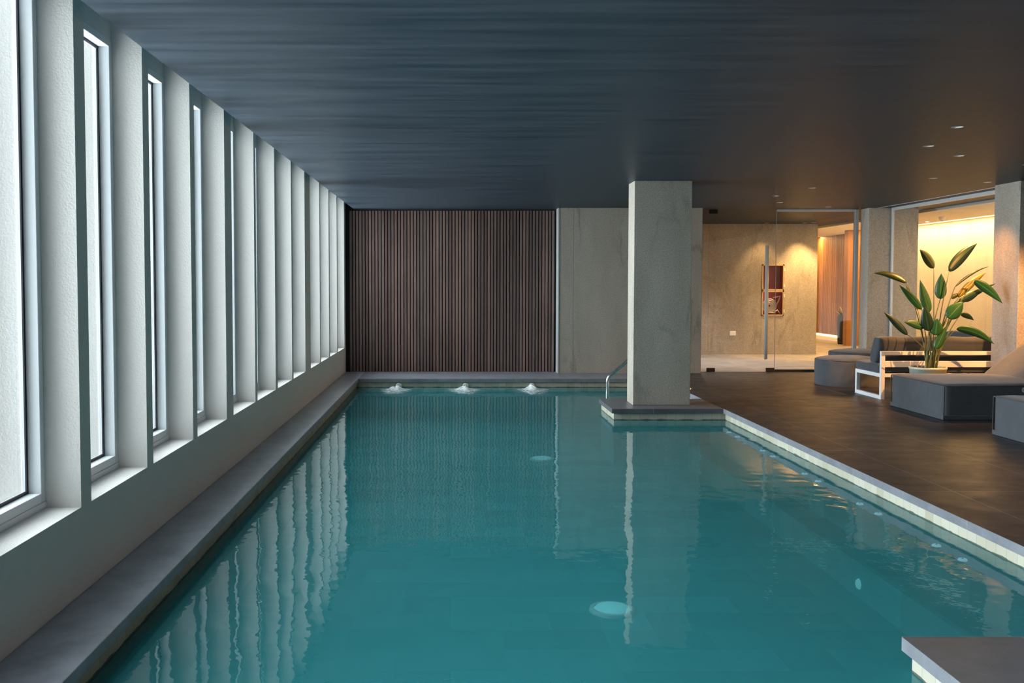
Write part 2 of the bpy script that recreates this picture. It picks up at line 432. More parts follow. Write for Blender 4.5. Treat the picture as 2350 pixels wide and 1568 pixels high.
# window wall
bm = B()
XF = -1.905
box(bm, XF, XW, -2, 15.6, -1.6, ZS)
for a, b in PIERS: box(bm, XF, XW, a, b, ZS, 3.0)
for (a, b), (c, d) in zip(PIERS[:-1], PIERS[1:]): box(bm, XF, -1.835, b, c, ZH, 3.0)
struct('wall_left', bm, M['plaster'])
bm = B()
box(bm, XO, XF, -2, 15.6, -1.6, ZS - .06)
box(bm, XO, XF, -2, 15.6, ZH + .05, 3.0)
for a, b in PIERS: box(bm, XO, XF, a, b, ZS - .06, ZH + .05)
struct('wall_left_outer_fins', bm, M['outer_plaster'])
# windows: frame, sash, pane
n = 0
for (a, b), (c, d) in zip(PIERS[5:-1], PIERS[6:]):
    n += 1
    def ring(bm, x0, x1, wd, ins=0.0, zb=0.0):
        y0, y1, z0, z1 = b + ins, c - ins, ZS + ins + zb, ZH - ins
        box(bm, x0, x1, y0, y0 + wd, z0, z1); box(bm, x0, x1, y1 - wd, y1, z0, z1)
        box(bm, x0, x1, y0 + wd, y1 - wd, z0, z0 + wd); box(bm, x0, x1, y0 + wd, y1 - wd, z1 - wd, z1)
    bm = B(); box(bm, -1.910, -1.902, b + .03, c - .03, ZS + .05, ZH - .03)
    wdw = struct('window_%d' % n, bm, M['pane'])
    bm = B(); ring(bm, -1.89, -1.83, 0.042, 0, 0.03); box(bm, -1.90, -1.825, b, c, ZS, ZS + .03)
    obj('window_frame', bm, M['frame_grey'], wdw, bevel=.003)
    bm = B(); ring(bm, -1.897, -1.89, 0.055, 0, 0.03); obj('gasket', bm, M['gasket'], wdw)
    bm = B(); ring(bm, -1.917, -1.897, 0.048, 0, 0.03); obj('outer_frame', bm, M['frame_grey'], wdw, bevel=.003)

# ceiling with round holes for the recessed lamps
def xy(px, py, z):            # measured photo point on the ceiling plane -> metres
    Y = F * (z - 1.4) / (651 - py)
    return ((px - 1035) * Y / F, Y)
OFF = [(2187, 295), (2123, 338), (2193, 360), (2135, 411), (1860, 433), (2349, 380), (1776, 451), (1786, 466), (1897, 476)]
ON_MAIN = [(6.20, 11.14)]
ON_HALL = [(6.83, 18.58), (6.98, 18.50), (6.10, 18.60)]
HOLES = [xy(x, y, ZC) for x, y in OFF] + ON_MAIN + ON_HALL
RH = 0.043
bm = B()
edges = []
def loop(pts):
    vs = [bm.verts.new((x, y, ZC)) for x, y in pts]
    for i in range(len(vs)): edges.append(bm.edges.new((vs[i], vs[(i + 1) % len(vs)])))
loop([(-1.51, -2), (7.55, -2), (7.55, 27), (-1.51, 27)])
for hx, hy in HOLES: loop([(hx + RH * math.cos(t * math.pi / 10), hy + RH * math.sin(t * math.pi / 10)) for t in range(20)])
bmesh.ops.triangle_fill(bm, use_beauty=True, use_dissolve=False, edges=edges)
for f in bm.faces:
    f.normal_update()
    if f.normal.z > 0: f.normal_flip()
box(bm, -1.53, -1.51, -2, 15.2, ZC, 3.0)
me = bpy.data.meshes.new('ceiling'); bm.to_mesh(me); bm.free(); me.materials.append(M['ceiling'])
ce = bpy.data.objects.new('ceiling', me); C.objects.link(ce); ce['kind'] = 'structure'
boxes('ceiling_slab', [(-2.25, 10.2, -2.2, 27.2, 3.0, 3.1)], M['black'], structure=True)
boxes('ceiling_lounge', [(7.55, 9.75, 2, 27, 2.60, 2.66)], M['cream'], structure=True)
boxes('trim_1', [(7.53, 7.56, 2, 27, 2.53, 2.66)], M['alu'], structure=True)  # pale lip stands in for the band reflected at the ceiling edge

# deck floor (one continuous tiled slab with the pool cut out)
TH = 0.053
bm = B()
box(bm, PX1, 6.83, NY, 15.2, -TH, 0)                # right of the pool
box(bm, PX1, 7.4, PY0, NY, -TH, 0)                  # beside the near stub
box(bm, XW, 7.4, -2, PY0, -TH, 0)
box(bm, 6.83, 7.4, NY, 11.3, -TH, 0)
struct('floor', bm, M['deck'])
boxes('floor_hall', [(1.0, 6.83, 15.2, 19.2, -TH, 0), (6.83, 9.75, 11.3, 27, -TH, 0)], M['hall_floor'], structure=True)
# coping strips
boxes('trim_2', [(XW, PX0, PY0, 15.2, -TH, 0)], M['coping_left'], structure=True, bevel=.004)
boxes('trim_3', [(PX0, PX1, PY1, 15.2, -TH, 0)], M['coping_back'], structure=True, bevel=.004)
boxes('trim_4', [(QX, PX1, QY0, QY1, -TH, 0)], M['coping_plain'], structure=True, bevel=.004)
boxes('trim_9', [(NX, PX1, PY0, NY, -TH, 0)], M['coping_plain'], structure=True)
boxes('trim_5', [(PX1 - .004, PX1, NY, QY0, -TH, .001), (PX1 - .004, PX1, QY1, PY1, -TH, .001)], M['edge_stone'], structure=True)
boxes('trim_6', [(NX - .004, NX, PY0, NY, -TH, .001), (NX, PX1, NY, NY + .004, -TH, .001)], M['edge_stone'], structure=True)
# pool shell
OV = 0.026
ZF = -0.65
ZT = -0.21
bm = B()
x0, x1, y0, y1 = PX0 - OV, PX1 + OV, PY0 - OV, PY1 + OV
box(bm, x0 - .2, x1 + .2, y0 - .2, y1 + .2, ZF - .1, ZF)
box(bm, x0 - .2, x0, y0, y1, ZF, ZT); box(bm, x1, x1 + .2, y0, y1, ZF, ZT)
box(bm, x0, x1, y1, y1 + .2, ZF, ZT); box(bm, x0, x1, y0 - .2, y0, ZF, ZT)
box(bm, QX + OV, x1, QY0 + OV, QY1 - OV, ZF, ZT)
box(bm, NX + OV, x1, y0, NY - OV, ZF, ZT)
box(bm, 2.90, x1 + .001, NY - OV, QY0 + OV, ZF, -.19)      # ledge with lamps
box(bm, 2.66, 2.90, NY - OV, QY0 + OV, ZF, -.42)    # bench below it
struct('pool_basin', bm, M['pool'])
boxes('pool_waterline_along', [(x0 - .2, x0, y0, y1, ZT, -TH), (x1, x1 + .2, NY - OV, QY0 + OV, ZT, -TH), (x1, x1 + .2, QY1 - OV, y1, ZT, -TH),
                               (QX + OV, QX + OV + .1, QY0 + OV + .001, QY1 - OV - .001, ZT, -TH), (NX + OV, NX + OV + .1, y0, NY - OV - .001, ZT, -TH)], M['tile_y'], structure=True)
boxes('pool_waterline_across', [(x0, x1, y1, y1 + .2, ZT, -TH), (x0, x1, y0 - .2, y0, ZT, -TH), (QX + OV + .001, x1, QY0 + OV, QY0 + OV + .1, ZT, -TH),
                                (QX + OV + .001, x1, QY1 - OV - .1, QY1 - OV, ZT, -TH), (NX + OV + .001, x1, NY - OV - .1, NY - OV, ZT, -TH)], M['tile_x'], structure=True)
bm = B()
def quad(bm, xa, xb, ya, yb, z): bm.faces.new([bm.verts.new(p) for p in ((xa, ya, z), (xb, ya, z), (xb, yb, z), (xa, yb, z))])
quad(bm, x0, NX + OV, y0, NY - OV, ZW); quad(bm, x0, x1, NY - OV, QY0 + OV, ZW); quad(bm, x0, QX + OV, QY0 + OV, QY1 - OV, ZW); quad(bm, x0, x1, QY1 - OV, y1, ZW)
bmesh.ops.remove_doubles(bm, verts=bm.verts, dist=1e-4)
wt = obj('pool_water', bm, M['water'])
tag(wt, 'calm teal swimming pool water filling the tiled basin', 'water', kind='stuff')

# back wall: dark slats, then stone
bm = B()
px = -1.60; k = 0
while px < 1.64:
    box(bm, px, px + .0355, 15.165, 15.20, 0, 2.545); px += .0507
bk = struct('wall_back', bm, M['slats'])
boxes('slat_backing', [(-1.67, 1.67, 15.20, 15.3, 0, 3.0), (-1.67, 1.67, 15.17, 15.2, 2.55, 2.57), (-1.67, -1.605, 15.19, 15.2, 0, 2.55)], M['black'], bk)  # backing; black strips at top and left corner paint in shade
boxes('wall_stone_back', [(1.68, 1.905, 14.92, 15.3, 0, 3.0), (1.908, 3.9, 14.92, 15.3, 0, 3.0)], M['stone'], structure=True, bevel=.003)
boxes('trim_7', [(1.662, 1.68, 14.915, 15.2, 0, 2.57)], M['alu'], structure=True)  # pale strip on the stone's left return, window light put into its colour
# pillars
boxes('pillar', [(2.096, 2.754, 11.0, 11.365, 0, 2.575)], M['stone'], structure=True, bevel=.004)
boxes('pillar', [(6.47, 7.24, 14.9, 15.2, 0, 2.575)], M['stone'], structure=True, bevel=.004)
boxes('pillar', [(6.49, 7.26, 10.98, 11.5, 0, 2.575)], M['stone_warm'], structure=True, bevel=.004)
# walls out of frame that close the room
boxes('wall_right', [(7.26, 7.46, -2, 10.98, -.05, 3.0)], M['stone_warm'], structure=True)
boxes('wall_near', [(-2.25, 7.46, -2.2, -2, -.05, 3.0)], M['stone'], structure=True)
# hall behind the glass
boxes('wall_hall', [(1.0, 2.9, 18.9, 19.2, 0, 3.0), (2.903, 5.07, 18.9, 19.2, 0, 3.0), (5.073, 6.12, 18.9, 19.2, 0, 3.0), (6.56, 7.21, 18.9, 19.2, 0, 3.0),
                    (6.12, 6.56, 18.9, 19.2, 0, .76), (6.12, 6.56, 18.9, 19.2, 1.78, 3.0), (6.12, 6.56, 19.1, 19.2, .76, 1.78)], M['stone_warm'], structure=True)
boxes('wall_lounge', [(9.6, 9.75, 2, 13.9, 0, 3.0), (9.6, 9.75, 13.903, 17.2, 0, 3.0), (9.6, 9.75, 17.203, 22.9, 0, 3.0)], M['stone_cream'], structure=True)
boxes('wall_lounge_pilaster', [(8.88, 9.6, 21.5, 21.7, 0, 2.60)], M['oak'], structure=True, bevel=.004)
bm = B(); py = 22.92
while py < 26.9:
    box(bm, 9.56, 9.60, py, py + .045, .12, 2.60); py += .068
sl = struct('wall_lounge_slats', bm, M['oak'])
boxes('slat_backing', [(9.60, 9.75, 22.9, 27, 0, 3.0)], M['cream'], sl)
boxes('wall_end', [(7.0, 7.2, 19.2, 27, 0, 3.0), (7.0, 9.75, 27, 27.2, 0, 3.0), (7.26, 9.75, 1.9, 2.0, 0, 3.0)], M['stone_cream'], structure=True)
boxes('wall_hall_side', [(0.9, 1.0, 15.3, 19.2, 0, 3.0)], M['plaster'], structure=True)
# glass door and fixed glazing
YG = 15.2
bm = B(); box(bm, 3.985, 5.145, YG, YG + .012, .012, 2.555)
dr = struct('door_1', bm, M['partition'])
bm = B()
for X in (4.975,):
    for yy in (YG - .055, YG + .065):
        tube(bm, [(X + (0.055 if yy > YG else 0), yy, .20), (X + (0.055 if yy > YG else 0), yy, 2.0)], .021, 16)
    for z in (.35, 1.87): tube(bm, [(X, YG - .06, z), (X + .055, YG + .07, z)], .011, 10)
obj('door_handle', bm, M['handle_white'], dr)
for a in ((4.08, 4.21, 2.50, 2.565), (4.065, 4.195, .0, .06), (5.01, 5.14, .0, .06)):
    boxes('patch_fitting', [(a[0], a[1], YG - .012, YG + .024, a[2], a[3])], M['dark_metal'], dr, bevel=.003)
boxes('door_edge', [(5.141, 5.146, YG - .001, YG + .013, .012, 2.555)], M['alu'], dr)
bm = B(); box(bm, 5.15, 6.375, YG, YG + .012, .03, 2.54)
fx = struct('window_13', bm, M['partition'])
boxes('bottom_rail', [(5.15, 6.375, YG - .02, YG + .03, 0, .035)], M['dark_metal'], fx)
boxes('top_rail', [(5.15, 6.375, YG - .015, YG + .025, 2.535, 2.57)], M['alu'], fx)
boxes('jamb', [(6.375, 6.43, YG - .03, YG + .04, 0, 2.57)], M['alu'], fx, bevel=.004)
XG = 6.83
for nm, a, b in (('window_14', 11.505, 13.165), ('window_15', 13.172, 14.88)):
    bm = B(); box(bm, XG, XG + .012, a, b, .02, 2.53); g = struct(nm, bm, M['partition'])
    boxes('top_rail', [(XG - .02, XG + .03, a, b, 2.525, 2.57)], M['alu'], g)
    boxes('bottom_rail', [(XG - .02, XG + .03, a, b, 0, .03)], M['dark_metal'], g)
    if nm == 'window_15': boxes('jamb', [(XG - .012, XG + .02, 14.87, 14.9, .03, 2.53)], M['alu'], g)
bm = B(); box(bm, 6.60, 6.615, 11.5, 14.9, 2.565, 2.5702); struct('trim_8', bm, M['alu'])

# ================================================================== LAMPS
def downlight(hx, hy, lit, label):
    t = thing('recessed_downlight', label, 'ceiling light', (hx, hy, ZC), 'recessed ceiling downlights')
    bm = B(); lathe(bm, [(RH + .002, -.001), (RH - .003, -.0015), (.030, .055), (.028, .06)], 24)
    obj('reflector', bm, M['reflector'], t)
    bm = B(); lathe(bm, [(0, .052), (.0295, .053), (.0295, .06), (0, .062)], 20)
    obj('bulb', bm, M['lamp_on'] if lit else M['white'], t)
    return t
where = ['large unlit round downlight nearest the viewer on the brown lit ceiling',
         'unlit round downlight on dark ceiling, second row, left of the nearest one',
         'unlit round downlight above the tallest plant leaf, right one of its row',
         'unlit round downlight above the left edge of the potted plant',
         'unlit round downlight on ceiling alone above the hall wall slats, left of the plant row',
         'unlit round downlight cut by the right frame edge near the right pillar',
         'farther left of the unlit downlights above the glass door, upper one of the pair',
         'small unlit downlight just in front of the glass door head, lower one of the pair',
         'small unlit downlight in front of the fixed glass panel head']
for (x, y), lb in zip(OFF, where):
    hx, hy = xy(x, y, ZC); downlight(hx, hy, False, lb)
def beam(loc, power, aim, ang, blend=.8):
    lamp('downlight_beam', 'SPOT', loc, power, (1.0, 0.44, 0.13), aim=aim, spot_size=math.radians(ang), spot_blend=blend, shadow_soft_size=0.03)
hx, hy = ON_MAIN[0]
downlight(hx, hy, True, 'glowing warm downlight on the ceiling beside the right stone pillar')
beam((hx, hy, ZC - .01), 420, (5.55, 11.55, .5), 98)
beam((6.6, 9.2, ZC - .01), 1000, (6.0, 11.4, .60), 46)       # lamps of the same row past the right frame edge
beam((6.5, 6.8, ZC - .01), 260, (4.6, 7.6, 0), 60)
for (hx, hy), lb in zip(ON_HALL, ['glowing hall downlight behind the glass, left of the close pair', 'glowing hall downlight behind the glass, right of the close pair', 'small glowing hall downlight above the long door handle']):
    downlight(hx, hy, True, lb)
    lamp('downlight_beam', 'SPOT', (hx, hy, ZC - .01), 190 if hx > 6.5 else 60, aim=(hx, hy + .12, 0), spot_size=math.radians(80), spot_blend=0.7, shadow_soft_size=0.03)
# hall lighting strips and added spots
bm = B(); box(bm, 9.50, 9.56, 11.4, 22.8, 2.592, 2.599)
tag(obj('light_strip', bm, M['led']), 'glowing warm strip along top of the cream wall behind the glass', 'light strip')
lamp('strip_glow', 'AREA', (9.35, 17, 2.58), 340, (1.0, 0.58, 0.23), aim=(9.62, 17, 1.2), shape='RECTANGLE', size=.08, size_y=11.4)
bpy.data.objects['strip_glow'].rotation_euler = (0, 0, 0)
bm = B(); box(bm, 9.585, 9.598, 23.3, 26.8, .06, .10)
tag(obj('light_strip', bm, M['led']), 'glowing warm strip under the oak slat wall at the far end', 'light strip')
lamp('slat_wash', 'AREA', (9.25, 24.8, 2.58), 240, aim=(9.35, 24.8, 0), shape='RECTANGLE', size=.1, size_y=3.4)
for hx in (4.3, 5.2): lamp('hall_fill_spot', 'SPOT', (hx, 16.9, ZC - .01), 240, (1.0, 0.86, 0.76), aim=(hx, 16.9, 0), spot_size=math.radians(120), spot_blend=0.9, shadow_soft_size=0.03)  # added spots without fittings, brighten the hall; no known source
lamp('lounge_glow', 'AREA', (8.3, 18.0, 2.55), 120, (1.0, 0.58, 0.23), aim=(8.3, 18.0, 0), shape='RECTANGLE', size=.6, size_y=9)

# pool lamps
for X, Y, lb in ((1.01, 5.92, 'glowing round lamp on pool floor nearer the viewer'), (1.06, 11.08, 'dimmer glowing round lamp on pool floor nearer the water spouts')):
    t = thing('pool_floor_lamp', lb, 'pool lamp', (X, Y, ZF), 'lamps on the pool floor')
    bm = B(); lathe(bm, [(0, .03), (.10, .028), (.115, .015)], 32); obj('lens', bm, M['pool_lamp'], t)
    bm = B(); lathe(bm, [(.115, .02), (.14, .018), (.145, 0)], 32); obj('rim', bm, M['white'], t)
t = thing('pool_wall_lamp', 'faint round underwater lamp on the bench side below the deck edge', 'pool lamp', (2.66, 6.16, -.554))
bm = B(); lathe(bm, [(0, .02), (.028, .018), (.036, .005)], 28)
o = obj('lens', bm, M['pool_lamp'], t); o.rotation_euler = (0, -math.pi / 2, 0)
ordn = ['first', 'second', 'third', 'fourth', 'fifth', 'sixth', 'seventh', 'eighth', 'ninth', 'tenth']
LED = [(67, 132), (115, 158), (262, 238), (322, 271), (507, 372), (585, 415), (828, 547), (937, 605), (1277, 789), (1431, 872)]
for k, (cx, cy) in enumerate(LED):
    x, y = 1650 + cx / 2.497, 940 + cy / 2.497
    Y = F * (1.4 + .18) / (y - 651); X = (x - 1035) * Y / F
    t = thing('pool_ledge_lamp', 'small pale round lamp on the underwater ledge, %s from the pillar platform' % ordn[k], 'pool lamp', (X, Y, -.19), 'small lamps along the underwater ledge')
    bm = B(); lathe(bm, [(.006, .010), (.022, .010), (.026, .004), (.026, 0)], 24); obj('lens', bm, M['ledge_lamp'], t)
    bm = B(); lathe(bm, [(0, .014), (.0045, .013), (.005, .004)], 14); obj('centre_screw', bm, M['steel'], t)
for X, Y in ((1.01, 5.92), (1.06, 11.08)):
    lamp('pool_light', 'POINT', (X, Y, -.35), 1.5, (0.75, 1.0, 1.0), shadow_soft_size=0.25)

# ================================================================== OBJECTS
# water spouts on the back pool wall
def foam_mat():
    m = bpy.data.materials.new('white_foam'); m.use_nodes = True; nt = m.node_tree; b = nt.nodes['Principled BSDF']
    b.inputs['Base Color'].default_value = (0.9, 0.95, 0.97, 1); b.inputs['Roughness'].default_value = 0.7
    u = N(nt, 'ShaderNodeUVMap'); s = N(nt, 'ShaderNodeSeparateXYZ'); L(nt, u.outputs[0], s.inputs[0])
    n1 = noise_tex(nt, coords(nt, (1, 1, 1)), 22, 5, 0.7)
    a = math_(nt, 'SUBTRACT', math_(nt, 'ADD', math_(nt, 'MULTIPLY', math_(nt, 'SUBTRACT', 1.0, s.outputs[0]), 1.15), math_(nt, 'MULTIPLY', n1, 1.5)), 1.25)
    cl = N(nt, 'ShaderNodeClamp'); L(nt, math_(nt, 'MULTIPLY', a, 1.1), cl.inputs[0]); cl.inputs[2].default_value = 0.92
    L(nt, cl.outputs[0], b.inputs['Alpha'])
    return m
M['foam'] = foam_mat()
def spout(X, lb, seed):
    rnd = random.Random(seed)
    Yf = PY1 + OV
    t = thing('water_spout', lb, 'water spout', (X, Yf, -.108), 'water spouts on the back pool wall')
    bm = B(); lathe(bm, [(0, .012), (.018, .012), (.022, .022), (.040, .020), (.046, .008), (.046, 0)], 28)
    o = obj('nozzle', bm, M['white'], t); o.rotation_euler = (math.pi / 2, 0, 0)
    bm = B(); uv = bm.loops.layers.uv.new('UVMap')
    # falling stream
    tube(bm, [(0, -.02, .005), (-.004, -.06, 0.0), (-.008, -.10, -.012), (-.018, -.24, -.035)], .018, 10, rr=[.012, .014, .018, .030])
    for f in bm.faces:
        for l in f.loops: l[uv].uv = (0.15, 0)
    obj('stream', bm, M['foam'], t)
    # mound of foam spreading over the water
    bm = B(); uv = bm.loops.layers.uv.new('UVMap')
    NR, NS = 16, 48
    grid = []
    for i in range(NR + 1):
        u = i / NR; row = []
        for k in range(NS):
            a = 2 * math.pi * k / NS
            ca, sa = math.cos(a), math.sin(a)
            R = 1 / math.sqrt((ca / .40) ** 2 + (sa / (1.15 if sa < 0 else .22)) ** 2)
            R *= 1 + .18 * noise.noise(Vector((ca * 2, sa * 2, seed)))
            x = -.03 + R * u * ca; y = -.30 + R * u * sa
            h = .040 * math.exp(-(u / .20) ** 2) + .008 * math.exp(-(u / .5) ** 2)
            h *= 1 + .8 * noise.noise(Vector((x * 16, y * 16, seed)))
            row.append(bm.verts.new((x, y, -.022 + .004 + h)))
        grid.append(row)
    for i in range(NR):
        for k in range(NS):
            vs = [grid[i][k], grid[i][(k + 1) % NS], grid[i + 1][(k + 1) % NS], grid[i + 1][k]]
            f = bm.faces.new(vs); f.smooth = True
            for l, uu in zip(f.loops, (i, i, i + 1, i + 1)): l[uv].uv = (uu / NR, 0)
    obj('splash', bm, M['foam'], t)
for X, lb, sd in ((-.767, 'white wall spout pouring foam, nearest the window wall', 1), (.217, 'white wall spout pouring foam in the middle of the slat wall', 2), (1.195, 'white wall spout pouring foam nearest the grey stone wall', 3)):
    spout(X, lb, sd)

# handrail behind the pillar
t = thing('pool_handrail', 'bent steel handrail rising from the water behind the grey pillar', 'handrail', (2.08, 12.7, 0))
def bend(pts, r=.06, n=6):
    pts = [Vector(p) for p in pts]; out = [pts[0]]
    for a, b, c in zip(pts[:-2], pts[1:-1], pts[2:]):
        p = b + (a - b).normalized() * r; q = b + (c - b).normalized() * r
        for k in range(n + 1):
            s = k / n; out.append(p * (1 - s) ** 2 + b * 2 * s * (1 - s) + q * s * s)
    out.append(pts[-1]); return out
bm = B(); tube(bm, bend([(0, 0, -.95), (0, 0, .15), (.75, 0, .78), (1.06, 0, .78), (1.06, 0, .0)]), .022, 14)
obj('rail', bm, M['steel'], t)
bm = B(); lathe(bm, [(.024, .02), (.05, .012), (.055, 0)], 20, (1.06, 0, 0)); obj('floor_flange', bm, M['steel'], t)

# fire hose cabinet, socket plate
t = thing('fire_hose_cabinet', 'recessed bronze framed cabinet with red panel and rolled white hose', 'hose cabinet', (6.34, 18.9, .76))
def fr(z0, z1, w=.03): return [(-.22, .22, -.012, .02, z0, z0 + w), (-.22, .22, -.012, .02, z1 - w, z1), (-.22, -.19, -.012, .02, z0, z1), (.19, .22, -.012, .02, z0, z1)]
boxes('cabinet_box', [(-.219, .219, .185, .198, 0.001, 1.019), (-.219, -.205, .02, .19, .001, 1.019), (.205, .219, .02, .19, .001, 1.019), (-.219, .219, .02, .19, .001, .012), (-.219, .219, .02, .19, 1.008, 1.019)], M['red'], t)
boxes('upper_door', fr(.50, 1.02), M['bronze'], t, bevel=.003)
d2 = boxes('lower_door', fr(0, .50), M['bronze'], t, bevel=.003)
for z in (.10, .40, .60, .92): boxes('hinge', [(.212, .228, -.022, -.008, z - .03, z + .03)], M['white'], t)
bm = B()
for k in range(7):
    r = .03 + .018 * k
    tube(bm, [(-.03 + r * math.cos(a * math.pi / 12), .10 + .004 * (k % 2), .20 + r * math.sin(a * math.pi / 12)) for a in range(25)], .0085, 6, caps=False)
tube(bm, [(.03, .07, .36), (.12, .06, .38), (.17, .06, .40), (.14, .07, .30), (.10, .08, .22)], .012, 6)
tube(bm, [(-.05, .06, .07), (.05, .06, .06), (.11, .05, .12), (.17, .05, .04)], .010, 6)
hs = obj('fire_hose', bm, M['hose'], t)
t = thing('socket_plate', 'small white plate low on the hall wall behind the glass door', 'socket', (5.56, 18.9, .42))
boxes('plate', [(-.06, .06, -.010, 0, -.045, .045)], M['white'], t, bevel=.003)
boxes('rocker', [(-.045, .045, -.014, -.010, -.030, .030)], M['white'], t, bevel=.002)
# smoke detector
t = thing('smoke_detector', 'small white dome detector on the cream ceiling behind the side glass', 'smoke detector', (8.8, 17.25, 2.60))
bm = B(); lathe(bm, [(0, -.075), (.03, -.075), (.045, -.060), (.045, -.045), (.055, -.04), (.06, -.02), (.06, 0)], 28); obj('dome', bm, M['white'], t)
bm = B(); lathe(bm, [(.0, -.079), (.022, -.078), (.024, -.074)], 20); obj('sensor_grille', bm, M['dark_metal'], t)
xy2 = xy(2125, 511, 2.60)
t = thing('recessed_downlight', 'small glowing downlight on the cream ceiling left of the dome detector', 'ceiling light', (9.2, 18.6, 2.60), 'recessed ceiling downlights')
bm = B(); lathe(bm, [(0, -.006), (.03, -.006)], 20); obj('bulb', bm, M['lamp_on'], t)
bm = B(); lathe(bm, [(.03, -.007), (.045, -.006), (.048, 0)], 24); obj('reflector', bm, M['white'], t)

# vase with yellow leaves at the far end of the hall
t = thing('potted_plant', 'small yellow-leaved plant in tall black vase by the oak slats', 'plant', (9.07, 22.15, 0))
bm = B(); lathe(bm, [(0, 0), (.11, 0), (.12, .05), (.14, .66), (.135, .68), (.125, .66), (0, .64)], 24); obj('vase', bm, M['vase'], t)
rnd = random.Random(3)
def blade(bm, uv, pts, width, side, nseg=10, fold=0.2, prof=None):
    """leaf blade along 3-D points"""
    pts = [Vector(p) for p in pts]; rows = []
    for i in range(nseg + 1):
        s = i / nseg
        k = s * (len(pts) - 1); j = min(int(k), len(pts) - 2); f = k - j
        if len(pts) == 3:
            p = pts[0] * (1 - s) ** 2 + pts[1] * 2 * s * (1 - s) + pts[2] * s * s
            d = ((pts[1] - pts[0]) * (1 - s) + (pts[2] - pts[1]) * s).normalized()
        else:
            p = pts[j].lerp(pts[j + 1], f); d = (pts[j + 1] - pts[j]).normalized()
        w = width * 0.5 * (max(0, math.sin(math.pi * min(1, s ** 0.72 + 0.02))) ** 0.75 + 0.03 * (1 - s))
        sd = (side - d * side.dot(d)).normalized(); nn = sd.cross(d)
        row = []
        for q in (-1, -.5, 0, .5, 1):
            row.append((p + sd * w * q + nn * w * fold * (abs(q) - .5), (q * .5 + .5, s)))
        rows.append([(bm.verts.new(v), t_) for v, t_ in row])
    for A, Bq in zip(rows[:-1], rows[1:]):
        for k in range(4):
            quad_ = (A[k], A[k + 1], Bq[k + 1], Bq[k])
            f = bm.faces.new([v for v, _ in quad_]); f.smooth = True
            for l, (_, t_) in zip(f.loops, quad_): l[uv].uv = t_
for k in range(12):
    a = 2 * math.pi * k / 12 + rnd.random() * .4; e = rnd.uniform(.3, 1.0)
    bm = B(); uv = bm.loops.layers.uv.new('UVMap')
    r = .28 * math.cos(e) + .06; z = .66 + .26 * math.sin(e)
    blade(bm, uv, [(0.02 * math.cos(a), .02 * math.sin(a), .64), (r * .5 * math.cos(a), r * .5 * math.sin(a), z), (r * math.cos(a), r * math.sin(a), z + .0)], .05, Vector((-math.sin(a), math.cos(a), 0)), 8)
    o = obj('leaf', bm, M['leaf_yellow'], t); sm = o.modifiers.new('thickness', 'SOLIDIFY'); sm.thickness = .002

# ---- soft furniture
def soft(bm, x0, x1, y0, y1, z0, z1, r=.03, puff=.02, seed=0, cuts=14, top=None, wr=.006, flat_bottom=True):
    t = bmesh.new(); bmesh.ops.create_cube(t, size=2.0)
    bmesh.ops.subdivide_edges(t, edges=t.edges[:], cuts=cuts, use_grid_fill=True)
    hx, hy, hz = (x1 - x0) / 2, (y1 - y0) / 2, (z1 - z0) / 2
    mp = {}
    for v in t.verts:
        u = v.co
        g = [math.copysign(abs(c) ** 0.8, c) for c in u]     # denser near edges
        p = Vector((g[0] * hx, g[1] * hy, g[2] * hz))
        q = Vector([max(-h + r, min(h - r, c)) for c, h in zip(p, (hx, hy, hz))])
        d = p - q
        if d.length > 1e-9: p = q + d.normalized() * min(r, max(abs(d.x), abs(d.y), abs(d.z)))
        ex, ey, ez = (1 - g[0] ** 2), (1 - g[1] ** 2), (1 - g[2] ** 2)
        if u.z > .999: p.z += puff * ex * ey
        if u.z < -.999 and not flat_bottom: p.z -= puff * ex * ey
        if abs(u.x) > .999: p.x += math.copysign(puff * .6 * ey * ez, u.x)
        if abs(u.y) > .999: p.y += math.copysign(puff * .6 * ex * ez, u.y)
        w = Vector(((x0 + x1) / 2, (y0 + y1) / 2, (z0 + z1) / 2)) + p
        if top: w = top(w, u)
        nz = noise.noise(w * 7 + Vector((seed, 0, 0))) * wr + noise.noise(w * 19 + Vector((seed, 5, 0))) * wr * .4
        if u.z > -.98 or not flat_bottom: w += Vector((nz, nz, nz if u.z > .9 else 0))
        mp[v] = bm.verts.new(w)
    for f in t.faces:
        nf = bm.faces.new([mp[v] for v in f.verts]); nf.smooth = True
    t.free()

